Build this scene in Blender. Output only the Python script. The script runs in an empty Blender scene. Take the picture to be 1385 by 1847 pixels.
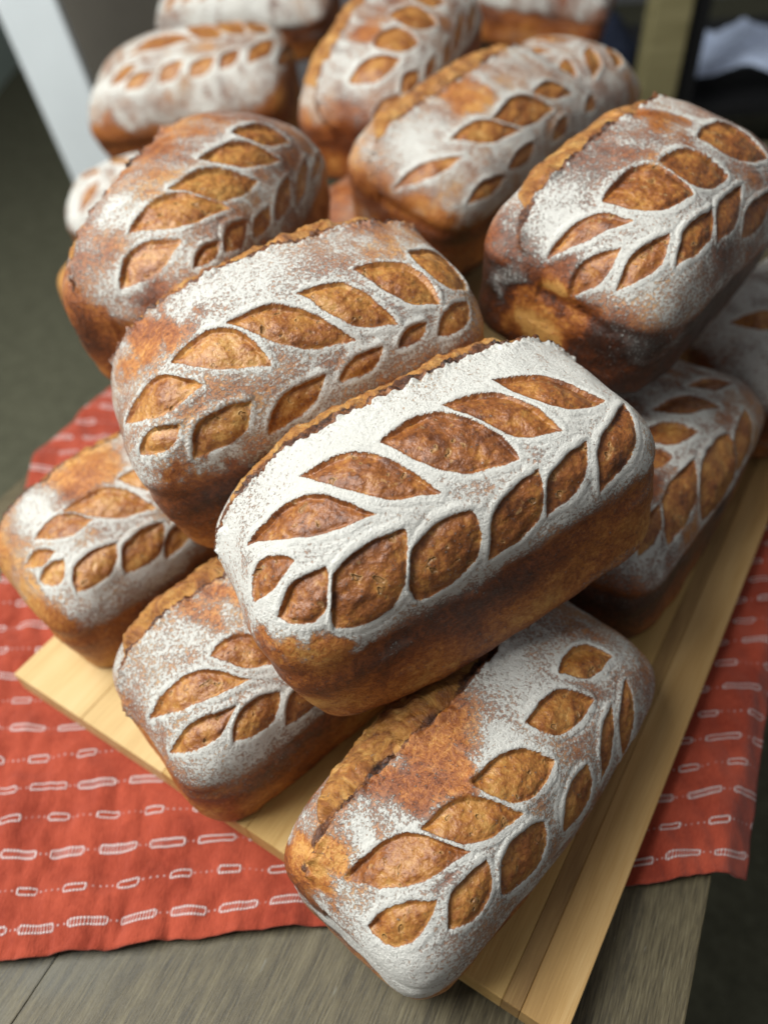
import bpy, bmesh, math
import numpy as np
from mathutils import Matrix, Vector

scene = bpy.context.scene
COL = scene.collection

# ------------------------------------------------------------------ camera
PITCH, ROLL = math.radians(47.0), math.radians(-4.0)
_r = np.array([1.0, 0, 0]); _u = np.array([0, math.sin(PITCH), math.cos(PITCH)])
_f = np.array([0, math.cos(PITCH), -math.sin(PITCH)])
_cx = math.cos(ROLL) * _r + math.sin(ROLL) * _u
_cy = -math.sin(ROLL) * _r + math.cos(ROLL) * _u
cam_data = bpy.data.cameras.new('camera')
cam = bpy.data.objects.new('camera', cam_data); COL.objects.link(cam)
cam.matrix_world = Matrix(((_cx[0], _cy[0], -_f[0], 0), (_cx[1], _cy[1], -_f[1], 0), (_cx[2], _cy[2], -_f[2], 0.43), (0, 0, 0, 1)))
cam_data.sensor_width = 36.0
cam_data.lens = 1400.0 / 1847.0 * 36.0
cam_data.clip_start = 0.01; cam_data.clip_end = 60.0
cam_data.dof.use_dof = True
cam_data.dof.focus_distance = 0.335
cam_data.dof.aperture_fstop = 4.2
scene.camera = cam

# ------------------------------------------------------------------ light
world = bpy.data.worlds.new('World'); scene.world = world; world.use_nodes = True
bg = world.node_tree.nodes['Background']
bg.inputs[0].default_value = (0.97, 0.98, 1.0, 1); bg.inputs[1].default_value = 0.21

def area(name, loc, target, sx, sy, power, col):
    d = bpy.data.lights.new(name, 'AREA'); d.shape = 'RECTANGLE'; d.size = sx; d.size_y = sy
    d.energy = power; d.color = col
    o = bpy.data.objects.new(name, d); COL.objects.link(o)
    o.location = loc
    o.rotation_euler = (Vector(target) - Vector(loc)).to_track_quat('-Z', 'Y').to_euler()
    return o
area('window_light', (-0.95, 0.30, 1.40), (0.03, 0.36, 0.1), 1.05, 1.05, 53.0, (0.98, 1.0, 0.97))

scene.view_settings.view_transform = 'Standard'; scene.view_settings.look = 'None'
scene.view_settings.exposure = 0.0; scene.view_settings.gamma = 1.0
scene.view_settings.use_curve_mapping = False

# ------------------------------------------------------------------ helpers
def tag(o, label=None, cat=None, group=None, kind=None):
    if label: o['label'] = label
    if cat: o['category'] = cat
    if group: o['group'] = group
    if kind: o['kind'] = kind
    return o

def empty(name, mat=None):
    o = bpy.data.objects.new(name, None); COL.objects.link(o); o.empty_display_size = 0.02
    if mat is not None: o.matrix_world = mat
    return o

def link_mesh(name, me, mat, parent=None):
    o = bpy.data.objects.new(name, me); COL.objects.link(o)
    if mat: me.materials.append(mat)
    if parent: o.parent = parent
    return o

def bm_obj(name, bm, mat, parent=None, smooth=False, bevel=0.0, seg=2):
    if bevel > 0:
        bmesh.ops.bevel(bm, geom=[e for e in bm.edges], offset=bevel, segments=seg, affect='EDGES', profile=0.6)
    me = bpy.data.meshes.new(name); bm.to_mesh(me); bm.free()
    if smooth:
        me.polygons.foreach_set('use_smooth', [True] * len(me.polygons))
    return link_mesh(name, me, mat, parent)

def prism(poly, z0, z1):
    bm = bmesh.new()
    b = [bm.verts.new((x, y, z0)) for x, y in poly]; t = [bm.verts.new((x, y, z1)) for x, y in poly]
    n = len(poly)
    bm.faces.new(t); bm.faces.new(b[::-1])
    for i in range(n):
        j = (i + 1) % n
        bm.faces.new((b[i], b[j], t[j], t[i]))
    bmesh.ops.recalc_face_normals(bm, faces=bm.faces)
    return bm

def box(lo, hi, m=None):
    bm = prism([(lo[0], lo[1]), (hi[0], lo[1]), (hi[0], hi[1]), (lo[0], hi[1])], lo[2], hi[2])
    if m is not None: bmesh.ops.transform(bm, matrix=m, verts=bm.verts)
    return bm

# -- vectorised gradient noise
_rng = np.random.RandomState(7)
_perm = _rng.permutation(256); _perm = np.concatenate([_perm, _perm, _perm])
_g = _rng.normal(size=(256, 3)); _g /= np.linalg.norm(_g, axis=1)[:, None]
def perlin(p):
    i = np.floor(p).astype(np.int64); f = p - i; i &= 255
    w = f * f * f * (f * (f * 6 - 15) + 10)
    out = 0
    for dx in (0, 1):
        for dy in (0, 1):
            for dz in (0, 1):
                h = _perm[_perm[_perm[i[:, 0] + dx] + i[:, 1] + dy] + i[:, 2] + dz]
                d = _g[h]
                v = d[:, 0] * (f[:, 0] - dx) + d[:, 1] * (f[:, 1] - dy) + d[:, 2] * (f[:, 2] - dz)
                wx = w[:, 0] if dx else 1 - w[:, 0]; wy = w[:, 1] if dy else 1 - w[:, 1]; wz = w[:, 2] if dz else 1 - w[:, 2]
                out = out + v * wx * wy * wz
    return out * 1.5
def fbm(p, octv=3, gain=0.5):
    a, s = 1.0, 0
    for k in range(octv):
        s = s + a * perlin(p + 17.3 * k); p = p * 2.03; a *= gain
    return s
def sstep(a, b, x):
    t = np.clip((x - a) / (b - a), 0, 1); return t * t * (3 - 2 * t)

# -- node helper
class NT:
    def __init__(s, name):
        s.m = bpy.data.materials.new(name); s.m.use_nodes = True
        s.t = s.m.node_tree; s.b = s.t.nodes['Principled BSDF']
    def n(s, typ, **kw):
        nd = s.t.nodes.new(typ)
        for k, v in kw.items(): setattr(nd, k, v)
        return nd
    def put(s, sock, v):
        if isinstance(v, bpy.types.NodeSocket): s.t.links.new(v, sock)
        elif v is not None: sock.default_value = v
    def math(s, op, a, b=None, c=None, clamp=False):
        nd = s.n('ShaderNodeMath', operation=op, use_clamp=clamp)
        for k, v in enumerate((a, b, c)):
            if v is not None: s.put(nd.inputs[k], v)
        return nd.outputs[0]
    def add(s, a, b): return s.math('ADD', a, b)
    def sub(s, a, b): return s.math('SUBTRACT', a, b)
    def mul(s, a, b): return s.math('MULTIPLY', a, b)
    def lin(s, x, a, b, lo=0.0, hi=1.0, smooth=True):
        nd = s.n('ShaderNodeMapRange', interpolation_type='SMOOTHSTEP' if smooth else 'LINEAR')
        s.put(nd.inputs[0], x); s.put(nd.inputs[1], a); s.put(nd.inputs[2], b); s.put(nd.inputs[3], lo); s.put(nd.inputs[4], hi)
        return nd.outputs[0]
    def noise(s, vec, scale, detail=2.0, rough=0.5, dist=0.0):
        nd = s.n('ShaderNodeTexNoise'); s.put(nd.inputs['Vector'], vec)
        nd.inputs['Scale'].default_value = scale; nd.inputs['Detail'].default_value = detail
        nd.inputs['Roughness'].default_value = rough; nd.inputs['Distortion'].default_value = dist
        return nd.outputs[0]
    def voro(s, vec, scale, feature='F1'):
        nd = s.n('ShaderNodeTexVoronoi', feature=feature); s.put(nd.inputs['Vector'], vec); nd.inputs['Scale'].default_value = scale
        return nd.outputs['Distance']
    def mapv(s, vec, scale=(1, 1, 1), rot=(0, 0, 0), loc=(0, 0, 0)):
        nd = s.n('ShaderNodeMapping'); s.put(nd.inputs[0], vec)
        nd.inputs['Location'].default_value = loc; nd.inputs['Rotation'].default_value = rot; nd.inputs['Scale'].default_value = scale
        return nd.outputs[0]
    def ramp(s, fac, stops):
        nd = s.n('ShaderNodeValToRGB'); cr = nd.color_ramp
        while len(cr.elements) < len(stops): cr.elements.new(0.5)
        for e, (p, c) in zip(cr.elements, stops): e.position = p; e.color = (*c, 1)
        s.put(nd.inputs[0], fac); return nd.outputs[0]
    def mix(s, fac, a, b):
        nd = s.n('ShaderNodeMix', data_type='RGBA')
        s.put(nd.inputs[0], fac)
        s.put(nd.inputs[6], (*a, 1) if isinstance(a, tuple) else a); s.put(nd.inputs[7], (*b, 1) if isinstance(b, tuple) else b)
        return nd.outputs[2]
    def bump(s, h, dist, strength=1.0, normal=None):
        nd = s.n('ShaderNodeBump'); s.put(nd.inputs['Height'], h)
        nd.inputs['Distance'].default_value = dist; nd.inputs['Strength'].default_value = strength
        if normal is not None: s.put(nd.inputs['Normal'], normal)
        return nd.outputs[0]
    def obj(s): return s.n('ShaderNodeTexCoord').outputs['Object']
    def attr(s, name):
        return s.n('ShaderNodeAttribute', attribute_name=name)
    def out(s, col=None, rough=None, normal=None, spec=None):
        s.put(s.b.inputs['Base Color'], (*col, 1) if isinstance(col, tuple) else col)
        s.put(s.b.inputs['Roughness'], rough)
        if normal is not None: s.put(s.b.inputs['Normal'], normal)
        if spec is not None: s.put(s.b.inputs['Specular IOR Level'], spec)
        return s.m

# ------------------------------------------------------------------ materials
def mat_bread():
    t = NT('floured_crust')
    co = t.attr('co').outputs['Vector']
    a1 = t.n('ShaderNodeSeparateColor'); n1 = t.attr('m1'); t.put(a1.inputs[0], n1.outputs['Color'])
    flour, cut, bake, burst = a1.outputs[0], a1.outputs[1], a1.outputs[2], n1.outputs['Alpha']
    a2 = t.n('ShaderNodeSeparateColor'); n2 = t.attr('m2'); t.put(a2.inputs[0], n2.outputs['Color'])
    ear, gold = a2.outputs[0], a2.outputs[1]
    nf = t.noise(co, 1050, 4, 0.8)            # flour grains
    nm = t.noise(co, 420, 4, 0.65)
    nl = t.noise(co, 90, 4, 0.6)
    nb = t.noise(co, 38, 3, 0.55)
    # --- crust
    bk = t.add(bake, t.add(t.mul(t.sub(nl, 0.5), 0.6), t.add(t.mul(t.sub(nm, 0.5), 1.0), t.mul(t.sub(nf, 0.5), 0.7))))
    crust = t.ramp(bk, [(0.0, (0.60, 0.30, 0.080)), (0.22, (0.44, 0.155, 0.031)), (0.46, (0.25, 0.067, 0.014)), (0.72, (0.10, 0.026, 0.008)), (1.0, (0.035, 0.013, 0.007))])
    # --- exposed crumb skin inside the cuts
    ck = t.add(t.add(t.mul(t.sub(nl, 0.5), 1.5), t.mul(t.sub(nm, 0.5), 1.1)), t.add(0.44, t.mul(gold, 0.6)))
    crumb = t.ramp(ck, [(0.0, (0.54, 0.30, 0.09)), (0.35, (0.41, 0.175, 0.040)), (0.65, (0.26, 0.085, 0.019)), (1.0, (0.11, 0.032, 0.009))])
    pn = t.noise(co, 230, 1, 0.4)
    pore = t.mul(t.lin(pn, 0.665, 0.72), t.lin(t.noise(co, 70, 2, 0.5), 0.45, 0.58))
    rimp = t.mul(t.lin(pn, 0.60, 0.66), t.lin(t.noise(co, 70, 2, 0.5), 0.45, 0.58))
    crumb = t.mix(t.mul(rimp, 0.35), crumb, (0.60, 0.38, 0.15))
    crumb = t.mix(t.mul(pore, 0.5), crumb, (0.22, 0.085, 0.022))
    # --- torn burst
    st = t.noise(t.mapv(co, (1.1, 0.7, 0.7)), 110, 7, 0.72, 1.0)
    tk = t.add(t.add(t.mul(t.sub(st, 0.5), 2.0), t.mul(t.sub(nl, 0.5), 1.0)), 0.42)
    torn = t.ramp(tk, [(0.0, (0.62, 0.37, 0.12)), (0.3, (0.50, 0.23, 0.055)), (0.6, (0.31, 0.11, 0.025)), (1.0, (0.10, 0.03, 0.010))])
    # --- masks
    edge = t.add(t.mul(t.sub(cut, 0.5), 16.0), t.add(t.mul(t.sub(nm, 0.5), 2.2), t.mul(t.sub(nf, 0.5), 1.8)))
    cutm = t.lin(edge, -0.12, 0.30)
    burm = t.lin(t.add(burst, t.mul(t.sub(nm, 0.5), 0.7)), 0.42, 0.58)
    earm = t.lin(t.add(ear, t.mul(t.sub(nm, 0.5), 0.9)), 0.40, 0.70)
    base = t.mix(cutm, crust, crumb)
    base = t.mix(burm, base, torn)
    base = t.mix(earm, base, t.ramp(t.add(nl, t.mul(t.sub(nm, 0.5), 1.2)), [(0.3, (0.022, 0.009, 0.006)), (0.58, (0.13, 0.042, 0.014)), (0.8, (0.34, 0.13, 0.033))]))
    # --- flour
    ng = t.noise(co, 620, 2, 0.6)
    gr = t.add(t.mul(t.sub(nf, 0.5), 2.4), t.add(t.mul(t.sub(ng, 0.5), 1.5), t.add(t.mul(t.sub(nm, 0.5), 0.9), 0.5)))   # ~0..1
    inner = t.mul(t.sub(1.0, t.mul(cutm, 0.90)), t.mul(t.sub(1.0, t.mul(burm, 0.93)), t.sub(1.0, t.mul(earm, 0.95))))
    fl = t.mul(flour, inner)
    fm = t.lin(t.sub(t.add(fl, gr), 1.0), -0.10, 0.22)
    haze = t.mul(t.lin(fl, 0.05, 1.0), 0.34)
    fcov = t.math('MAXIMUM', t.mul(fm, t.lin(fl, 0.02, 0.80, 0.60, 0.98)), haze)
    fcol = t.mix(nb, (0.85, 0.825, 0.76), (0.90, 0.885, 0.83))
    col = t.mix(fcov, base, fcol)
    # --- relief
    h_cr = t.add(t.mul(nf, 0.45), t.add(t.mul(nm, 0.9), t.mul(nl, 0.9)))
    h_cb = t.sub(t.add(t.mul(nl, 1.5), t.mul(nm, 0.8)), t.mul(pore, 1.3))
    h_tn = t.mul(st, 4.2)
    h = t.n('ShaderNodeMix', data_type='FLOAT'); t.put(h.inputs[0], cutm); t.put(h.inputs[2], h_cr); t.put(h.inputs[3], h_cb)
    h2 = t.n('ShaderNodeMix', data_type='FLOAT'); t.put(h2.inputs[0], burm); t.put(h2.inputs[2], h.outputs[0]); t.put(h2.inputs[3], h_tn)
    hf = t.add(h2.outputs[0], t.mul(t.mul(fcov, t.add(t.mul(nf, 1.5), nm)), 1.0))
    nrm = t.bump(hf, 0.0011, 0.9)
    ro = t.add(t.mul(fcov, 0.55), t.add(0.28, t.mul(nm, 0.24)))
    return t.out(col, ro, nrm, t.lin(fcov, 0.0, 0.6, 0.55, 0.12))

def wood(name, c0, c1, c2, axis_rot=0.0, scale=1.0, rough=0.55, bumpd=0.0004, ring=1.0):
    t = NT(name)
    co = t.mapv(t.obj(), (1, 1, 1), (0, 0, axis_rot))
    g1 = t.noise(t.mapv(co, (2.0 * scale, 26 * scale, 26 * scale)), 3.0, 5, 0.6, 0.5)
    g2 = t.noise(t.mapv(co, (14 * scale, 420 * scale, 420 * scale)), 3.0, 3, 0.6)
    k = t.add(t.mul(g1, ring), t.mul(t.sub(g2, 0.5), 0.5))
    c = t.ramp(k, [(0.25, c0), (0.5, c1), (0.78, c2)])
    return t.out(c, t.add(rough - 0.1, t.mul(g2, 0.2)), t.bump(g2, bumpd, 0.6), 0.35)

def mat_cloth():
    t = NT('woven_red_cotton')
    uvn = t.n('ShaderNodeUVMap', uv_map='cloth_uv'); sp = t.n('ShaderNodeSeparateXYZ')
    wob = t.noise(uvn.outputs[0], 55, 2, 0.5)
    t.put(sp.inputs[0], uvn.outputs[0])
    u = sp.outputs[0]; v = t.add(sp.outputs[1], t.mul(t.sub(wob, 0.5), 0.0016))
    PITCHV = 0.0186
    rv = t.mul(v, 1 / PITCHV); row = t.math('FLOOR', rv); fv = t.sub(rv, row)
    odd = t.math('MODULO', t.math('ABSOLUTE', row), 2.0)
    cu = t.math('FRACT', t.add(t.mul(u, 1 / 0.0275), t.mul(row, 0.37)))
    cu = t.mul(t.sub(cu, 0.5), 0.0275)
    cv = t.mul(t.sub(fv, 0.5), PITCHV)
    au, av = t.math('ABSOLUTE', cu), t.math('ABSOLUTE', cv)
    hl = t.sub(0.0098, t.mul(odd, 0.0042))
    hh = 0.0017
    qx, qy = t.math('MAXIMUM', t.sub(au, t.sub(hl, 0.0014)), 0.0), t.math('MAXIMUM', t.sub(av, hh - 0.0014), 0.0)
    d = t.sub(t.math('SQRT', t.add(t.mul(qx, qx), t.mul(qy, qy))), 0.0014)
    stitch = t.math('SINE', t.mul(u, 2 * math.pi / 0.00165))
    ring = t.lin(t.math('ABSOLUTE', d), 0.0003, 0.00085, 1.0, 0.0)
    ring = t.mul(ring, t.lin(stitch, -0.6, 0.6, 0.30, 0.95))
    ladder = t.mul(t.lin(d, -0.0006, -0.0003, 1.0, 0.0), t.mul(t.lin(stitch, 0.2, 0.9), t.mul(t.sub(1.0, odd), t.lin(t.noise(uvn.outputs[0], 14, 1, 0.5), 0.38, 0.55, 0.05, 0.6))))
    dots = t.mul(t.lin(av, 0.0003, 0.0008, 1.0, 0.0), t.mul(t.lin(t.math('SINE', t.mul(u, 2 * math.pi / 0.0034)), 0.2, 0.9), t.lin(d, 0.0006, 0.0012)))
    dots = t.mul(dots, t.lin(t.noise(uvn.outputs[0], 160, 1, 0.5), 0.35, 0.6, 0.25, 1.0))
    white = t.math('MAXIMUM', t.math('MAXIMUM', ring, ladder), t.mul(dots, 0.5), clamp=True)
    fade = t.noise(uvn.outputs[0], 30, 4, 0.6)
    wv = t.noise(t.mapv(uvn.outputs[0], (1, 0.3, 1)), 900, 2, 0.7)
    red = t.ramp(t.add(fade, t.mul(t.sub(wv, 0.5), 0.5)), [(0.3, (0.24, 0.036, 0.019)), (0.7, (0.41, 0.074, 0.039))])
    col = t.mix(t.mul(white, 0.93), red, (0.70, 0.64, 0.63))
    wx = t.math('SINE', t.mul(u, 2 * math.pi / 0.0011)); wy = t.math('SINE', t.mul(sp.outputs[1], 2 * math.pi / 0.0011))
    hgt = t.add(t.mul(t.mul(wx, wy), 0.25), t.add(t.mul(white, 1.6), t.add(t.mul(wv, 1.5), t.mul(fade, 3.0))))
    m = t.out(col, 0.92, t.bump(hgt, 0.0005, 0.8), 0.1)
    t.b.inputs['Sheen Weight'].default_value = 0.15
    return m

def plain(name, c, rough=0.6, var=0.15, scale=40.0, bumpd=0.0, spec=0.3):
    t = NT(name); co = t.obj()
    n = t.noise(co, scale, 5, 0.6)
    dk = tuple(x * (1 - var) for x in c); lt = tuple(min(1, x * (1 + var)) for x in c)
    return t.out(t.ramp(n, [(0.3, dk), (0.7, lt)]), rough, t.bump(n, bumpd, 0.8) if bumpd else None, spec)

def mat_table():
    t = NT('weathered_grey_wood')
    co = t.obj()
    g1 = t.noise(t.mapv(co, (3.0, 60, 60)), 3.0, 5, 0.6, 0.7)
    g2 = t.noise(t.mapv(co, (22, 380, 380)), 3.0, 5, 0.7)
    bl = t.noise(co, 9, 3, 0.5)
    k = t.add(t.mul(g1, 0.8), t.mul(t.sub(g2, 0.5), 1.5))
    c = t.ramp(k, [(0.18, (0.036, 0.027, 0.012)), (0.42, (0.088, 0.069, 0.034)), (0.7, (0.150, 0.124, 0.068))])
    c = t.mix(t.lin(bl, 0.55, 0.70, 0.0, 0.45), c, (0.085, 0.088, 0.078))
    sc = t.mul(t.lin(t.noise(t.mapv(co, (30, 200, 1), (0, 0, 0.7)), 2.0, 3, 0.6), 0.66, 0.72), 0.35)
    c = t.mix(sc, c, (0.24, 0.24, 0.20))
    return t.out(c, t.add(0.38, t.mul(g2, 0.25)), t.bump(g2, 0.0005, 0.7), 0.45)

def mat_carpet():
    t = NT('dark_brown_carpet'); co = t.obj()
    n = t.noise(co, 60, 4, 0.7); n2 = t.noise(co, 420, 2, 0.6)
    c = t.ramp(t.add(t.mul(n, 0.7), t.mul(n2, 0.3)), [(0.3, (0.075, 0.074, 0.050)), (0.7, (0.175, 0.170, 0.115))])
    return t.out(c, 0.95, t.bump(n2, 0.004, 1.0), 0.1)

# ------------------------------------------------------------------ setting
FLOOR_Z = -0.46
m_carpet = mat_carpet()
tag(bm_obj('floor', box((-3, -2, FLOOR_Z - 0.02), (3, 3.5, FLOOR_Z)), m_carpet), kind='structure')
tag(bm_obj('wall_back', box((-3, 3.4, FLOOR_Z), (3, 3.46, 2.2)), plain('grey_wall_paint', (0.23, 0.235, 0.25), 0.8, 0.06, 3)), kind='structure')

# table: planks running along the table's long direction
DT = Vector((0.475, 0.88, 0)).normalized(); NTB = Vector((-DT.y, DT.x, 0))
TAB_O = Vector((0.139, 0.096, 0))              # a point on the right edge
tab_rot = math.atan2(DT.y, DT.x)
table = empty('side_table', Matrix.Translation(TAB_O) @ Matrix.Rotation(tab_rot, 4, 'Z'))
tag(table, 'weathered grey wooden table under the red cloth and bread board', 'table')
m_table = mat_table()
TABW = 0.556
seams = [0.0, 0.288, TABW]
for k in range(2):
    y0 = seams[k] + 0.0002; y1 = seams[k + 1] - 0.0002
    xa, xb = -0.42, 0.98
    bm = box((xa, y0, -0.028), (xb, y1, 0.0))
    bmesh.ops.translate(bm, vec=(0, 0, -0.0003 * (k % 2)), verts=bm.verts)
    bm_obj('plank', bm, m_table, table, bevel=0.0008)
bm_obj('apron', box((-0.38, 0.03, -0.08), (0.94, 0.05, -0.029)), m_table, table)
bm_obj('apron', box((-0.38, 0.46, -0.08), (0.94, 0.48, -0.029)), m_table, table)
for lx in (-0.36, 0.90):
    for ly in (0.052, 0.42):
        bm = box((lx, ly, FLOOR_Z), (lx + 0.04, ly + 0.037, -0.029))
        for v in bm.verts:
            if v.co.z < -0.2: v.co.x += (lx + 0.02 - v.co.x) * 0.35; v.co.y += (ly + 0.018 - v.co.y) * 0.35
        bm_obj('leg', bm, m_table, table, bevel=0.003)

# cloth: a patterned towel lying on the table, falling over its edges
def build_cloth():
    c00, c10, c11, c01 = map(np.array, ((-0.262, 0.107), (0.176, 0.128), (0.372, 0.52), (-0.292, 0.60)))
    nu, nv = 300, 260
    U, V = np.meshgrid(np.linspace(0, 1, nu + 1), np.linspace(0, 1, nv + 1), indexing='ij')
    u, v = U.ravel(), V.ravel()
    P = (c00[None] * ((1 - u) * (1 - v))[:, None] + c10[None] * (u * (1 - v))[:, None] + c11[None] * (u * v)[:, None] + c01[None] * ((1 - u) * v)[:, None])
    q = np.stack([P[:, 0], P[:, 1], np.zeros(len(u))], 1)
    P = P + 0.0025 * np.stack([perlin(q * 30 + 3), perlin(q * 30 + 9)], 1)
    hem = np.exp(-v * 0.5 / 0.012)
    z = 0.0035 + 0.0028 * fbm(q * np.array([62, 36, 1]), 3) + 0.0026 * np.abs(fbm(q * np.array([27, 17, 1]) + 5, 2)) \
        + hem * 0.0022 * perlin(q * np.array([150, 40, 1]) + 2) + hem * 0.001
    z = np.maximum(z, 0.0018)
    # flattened under the board and loaves
    x, y = P[:, 0], P[:, 1]
    bx = np.array([0.297, -0.207]); bx /= np.linalg.norm(bx); by = np.array([0.58, 0.815]); by /= np.linalg.norm(by)
    su = (x + 0.236) * bx[0] + (y - 0.267) * bx[1]; sv = (x + 0.236) * by[0] + (y - 0.267) * by[1]
    ins = np.minimum(np.minimum(su, 0.362 - su), np.minimum(sv, 0.62 - sv))
    z = np.where(ins > -0.02, 0.0018 + (z - 0.0018) * sstep(0.002, -0.02, ins), z)
    # right edge of the table
    e = -((x - TAB_O.x) * NTB.x + (y - TAB_O.y) * NTB.y)
    over = np.maximum(e - 0.001, 0)
    bend = 0.006
    drop = np.where(over < bend, over ** 2 / (2 * bend), over - bend / 2)
    z = z - drop * 1.15
    # left edge
    e2 = ((x - TAB_O.x) * NTB.x + (y - TAB_O.y) * NTB.y) - TABW
    over2 = np.maximum(e2 - 0.001, 0); z = z - np.where(over2 < bend, over2 ** 2 / (2 * bend), over2 - bend / 2) * 1.1
    n = (nu + 1) * (nv + 1)
    idx = np.arange(n).reshape(nu + 1, nv + 1)
    F = np.stack([idx[:-1, :-1], idx[1:, :-1], idx[1:, 1:], idx[:-1, 1:]], -1).reshape(-1, 4)
    me = bpy.data.meshes.new('tea_towel')
    me.vertices.add(n); me.vertices.foreach_set('co', np.stack([x, y, z], 1).astype(np.float32).ravel())
    me.loops.add(F.size); me.loops.foreach_set('vertex_index', F.ravel().astype(np.int32))
    me.polygons.add(len(F)); me.polygons.foreach_set('loop_start', (np.arange(len(F)) * 4).astype(np.int32))
    me.update(calc_edges=True)
    uv = me.uv_layers.new(name='cloth_uv')
    UV = np.stack([u * 0.475, v * 0.47 - 0.0038 + 0.0186 * 10], 1)[F.ravel()]
    uv.data.foreach_set('uv', UV.astype(np.float32).ravel())
    me.polygons.foreach_set('use_smooth', np.ones(len(F), bool))
    o = link_mesh('tea_towel', me, mat_cloth())
    md = o.modifiers.new('thick', 'SOLIDIFY'); md.thickness = 0.0012; md.offset = 1
    return tag(o, 'rust red cotton towel woven with white dashes, spread under the board', 'towel')
build_cloth()

# bread board: laminated strips
BO = Vector((-0.236, 0.267, 0)); BX = Vector((0.297, -0.207, 0)).normalized()
brot = math.atan2(BX.y, BX.x)
board = empty('bread_board', Matrix.Translation(BO + Vector((0, 0, 0.0035))) @ Matrix.Rotation(brot, 4, 'Z'))
tag(board, 'pale laminated wooden board carrying the pile of loaves', 'board')
strips = [(0.0, 0.060, 0), (0.060, 0.125, 0), (0.125, 0.185, 1), (0.185, 0.245, 1), (0.245, 0.334, 1), (0.334, 0.343, 3), (0.343, 0.364, 2)]
wm = [wood('pale_board_wood', (0.47, 0.31, 0.125), (0.57, 0.39, 0.17), (0.63, 0.46, 0.23), math.pi / 2),
      wood('honey_board_wood', (0.40, 0.235, 0.075), (0.51, 0.32, 0.11), (0.59, 0.40, 0.165), math.pi / 2),
      wood('tan_board_wood', (0.36, 0.205, 0.07), (0.46, 0.275, 0.10), (0.54, 0.35, 0.15), math.pi / 2),
      wood('dark_streak_wood', (0.17, 0.088, 0.03), (0.31, 0.18, 0.065), (0.45, 0.28, 0.105), math.pi / 2)]
for i, (a, b, k) in enumerate(strips):
    bm = box((a + 0.00005, 0.0, 0.0), (b - 0.00005, 0.60, 0.0168 - 0.0001 * (i % 2)))
    bm_obj('strip', bm, wm[k], board, bevel=0.0004, seg=1)

# things standing behind the pile
def slab(name, lo, hi, mat, loc, rz=0.0, tilt=0.0, bevel=0.004, ry=0.0):
    M = Matrix.Translation(loc) @ Matrix.Rotation(rz, 4, 'Z') @ Matrix.Rotation(ry, 4, 'Y') @ Matrix.Rotation(tilt, 4, 'X')
    o = bm_obj(name, box(lo, hi), mat, bevel=bevel)
    o.matrix_world = M
    return o
tag(bm_obj('wall_left', box((-1.26, 0.2, FLOOR_Z), (-1.20, 3.39, 0.60)), plain('pale_mint_paint', (0.55, 0.66, 0.60), 0.7, 0.05, 3)), kind='structure')

# white upright leaning behind the pile at the left
post = slab('white_upright', (-0.052, -0.02, -0.46), (0.052, 0.02, 0.60), plain('white_gloss_paint', (0.84, 0.89, 0.92), 0.4, 0.04, 8), (-0.556, 1.62, 0.0), 0.12, 0.0, 0.006, ry=-0.10)
tag(post, 'white painted upright leaning behind the pile on the left', 'post')

cab = empty('cabinet', Matrix.Translation((-0.29, 2.06, FLOOR_Z)))
tag(cab, 'brown grey cabinet front far behind the loaves on the left', 'cabinet')
m_cab = plain('brown_grey_paint', (0.17, 0.15, 0.125), 0.6, 0.08, 12)
bm_obj('carcass', box((-0.42, 0.02, 0.0), (0.42, 0.4, 1.1)), m_cab, cab, bevel=0.004)
bm_obj('door', box((-0.415, 0.0, 0.02), (-0.105, 0.018, 1.08)), m_cab, cab, bevel=0.004)
bm_obj('door', box((-0.095, 0.0, 0.02), (0.415, 0.018, 1.08)), plain('pale_lilac_paint', (0.17, 0.16, 0.165), 0.6, 0.06, 9), cab, bevel=0.004)

# chair post, navy cushion and shelf with paper at the right
ch = empty('chair', Matrix.Translation((0.588, 1.62, FLOOR_Z)))
tag(ch, 'olive tan wooden chair post rising behind the loaves on the right', 'chair')
m_post = wood('olive_tan_wood', (0.16, 0.135, 0.06), (0.25, 0.215, 0.105), (0.33, 0.285, 0.15), 0.0, 0.6)
m_dark = plain('near_black', (0.012, 0.012, 0.013), 0.5, 0.2, 20)
bm_obj('back_post', box((-0.036, -0.02, 0.0), (0.036, 0.03, 0.95)), m_post, ch, bevel=0.004)
bm_obj('dark_side', box((0.0375, 0.0, 0.0), (0.078, 0.05, 0.95)), m_dark, ch, bevel=0.004)  # dark side of the post, a separate near-black slab

def pillow(name, sx, sy, sz, mat, M, seed=0, amp=0.06, n=48):
    th, ph = np.meshgrid(np.linspace(0, math.pi, n), np.linspace(0, 2 * math.pi, 2 * n, endpoint=False), indexing='ij')
    d = np.stack([np.sin(th) * np.cos(ph), np.sin(th) * np.sin(ph), np.cos(th)], -1).reshape(-1, 3)
    e = 0.55
    p = np.sign(d) * np.abs(d) ** e
    p *= (1 + amp * fbm(d * 2.2 + seed, 3))[:, None]
    p *= np.array([sx, sy, sz])
    idx = np.arange(n * 2 * n).reshape(n, 2 * n)
    F = np.stack([idx[:-1], idx[1:], np.roll(idx, -1, 1)[1:], np.roll(idx, -1, 1)[:-1]], -1).reshape(-1, 4)
    me = bpy.data.meshes.new(name); me.from_pydata(p.tolist(), [], F.tolist()); me.update()
    me.polygons.foreach_set('use_smooth', np.ones(len(F), bool))
    o = link_mesh(name, me, mat); o.matrix_world = M
    return o
tag(pillow('cushion', 0.12, 0.10, 0.21, plain('navy_fabric', (0.012, 0.017, 0.035), 0.9, 0.2, 60), Matrix.Translation((0.455, 1.74, -0.248)), 3),
    'dark navy cushion between the top loaf and the chair post', 'cushion')
sh = empty('low_shelf', Matrix.Translation((0.98, 1.82, FLOOR_Z)))
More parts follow.
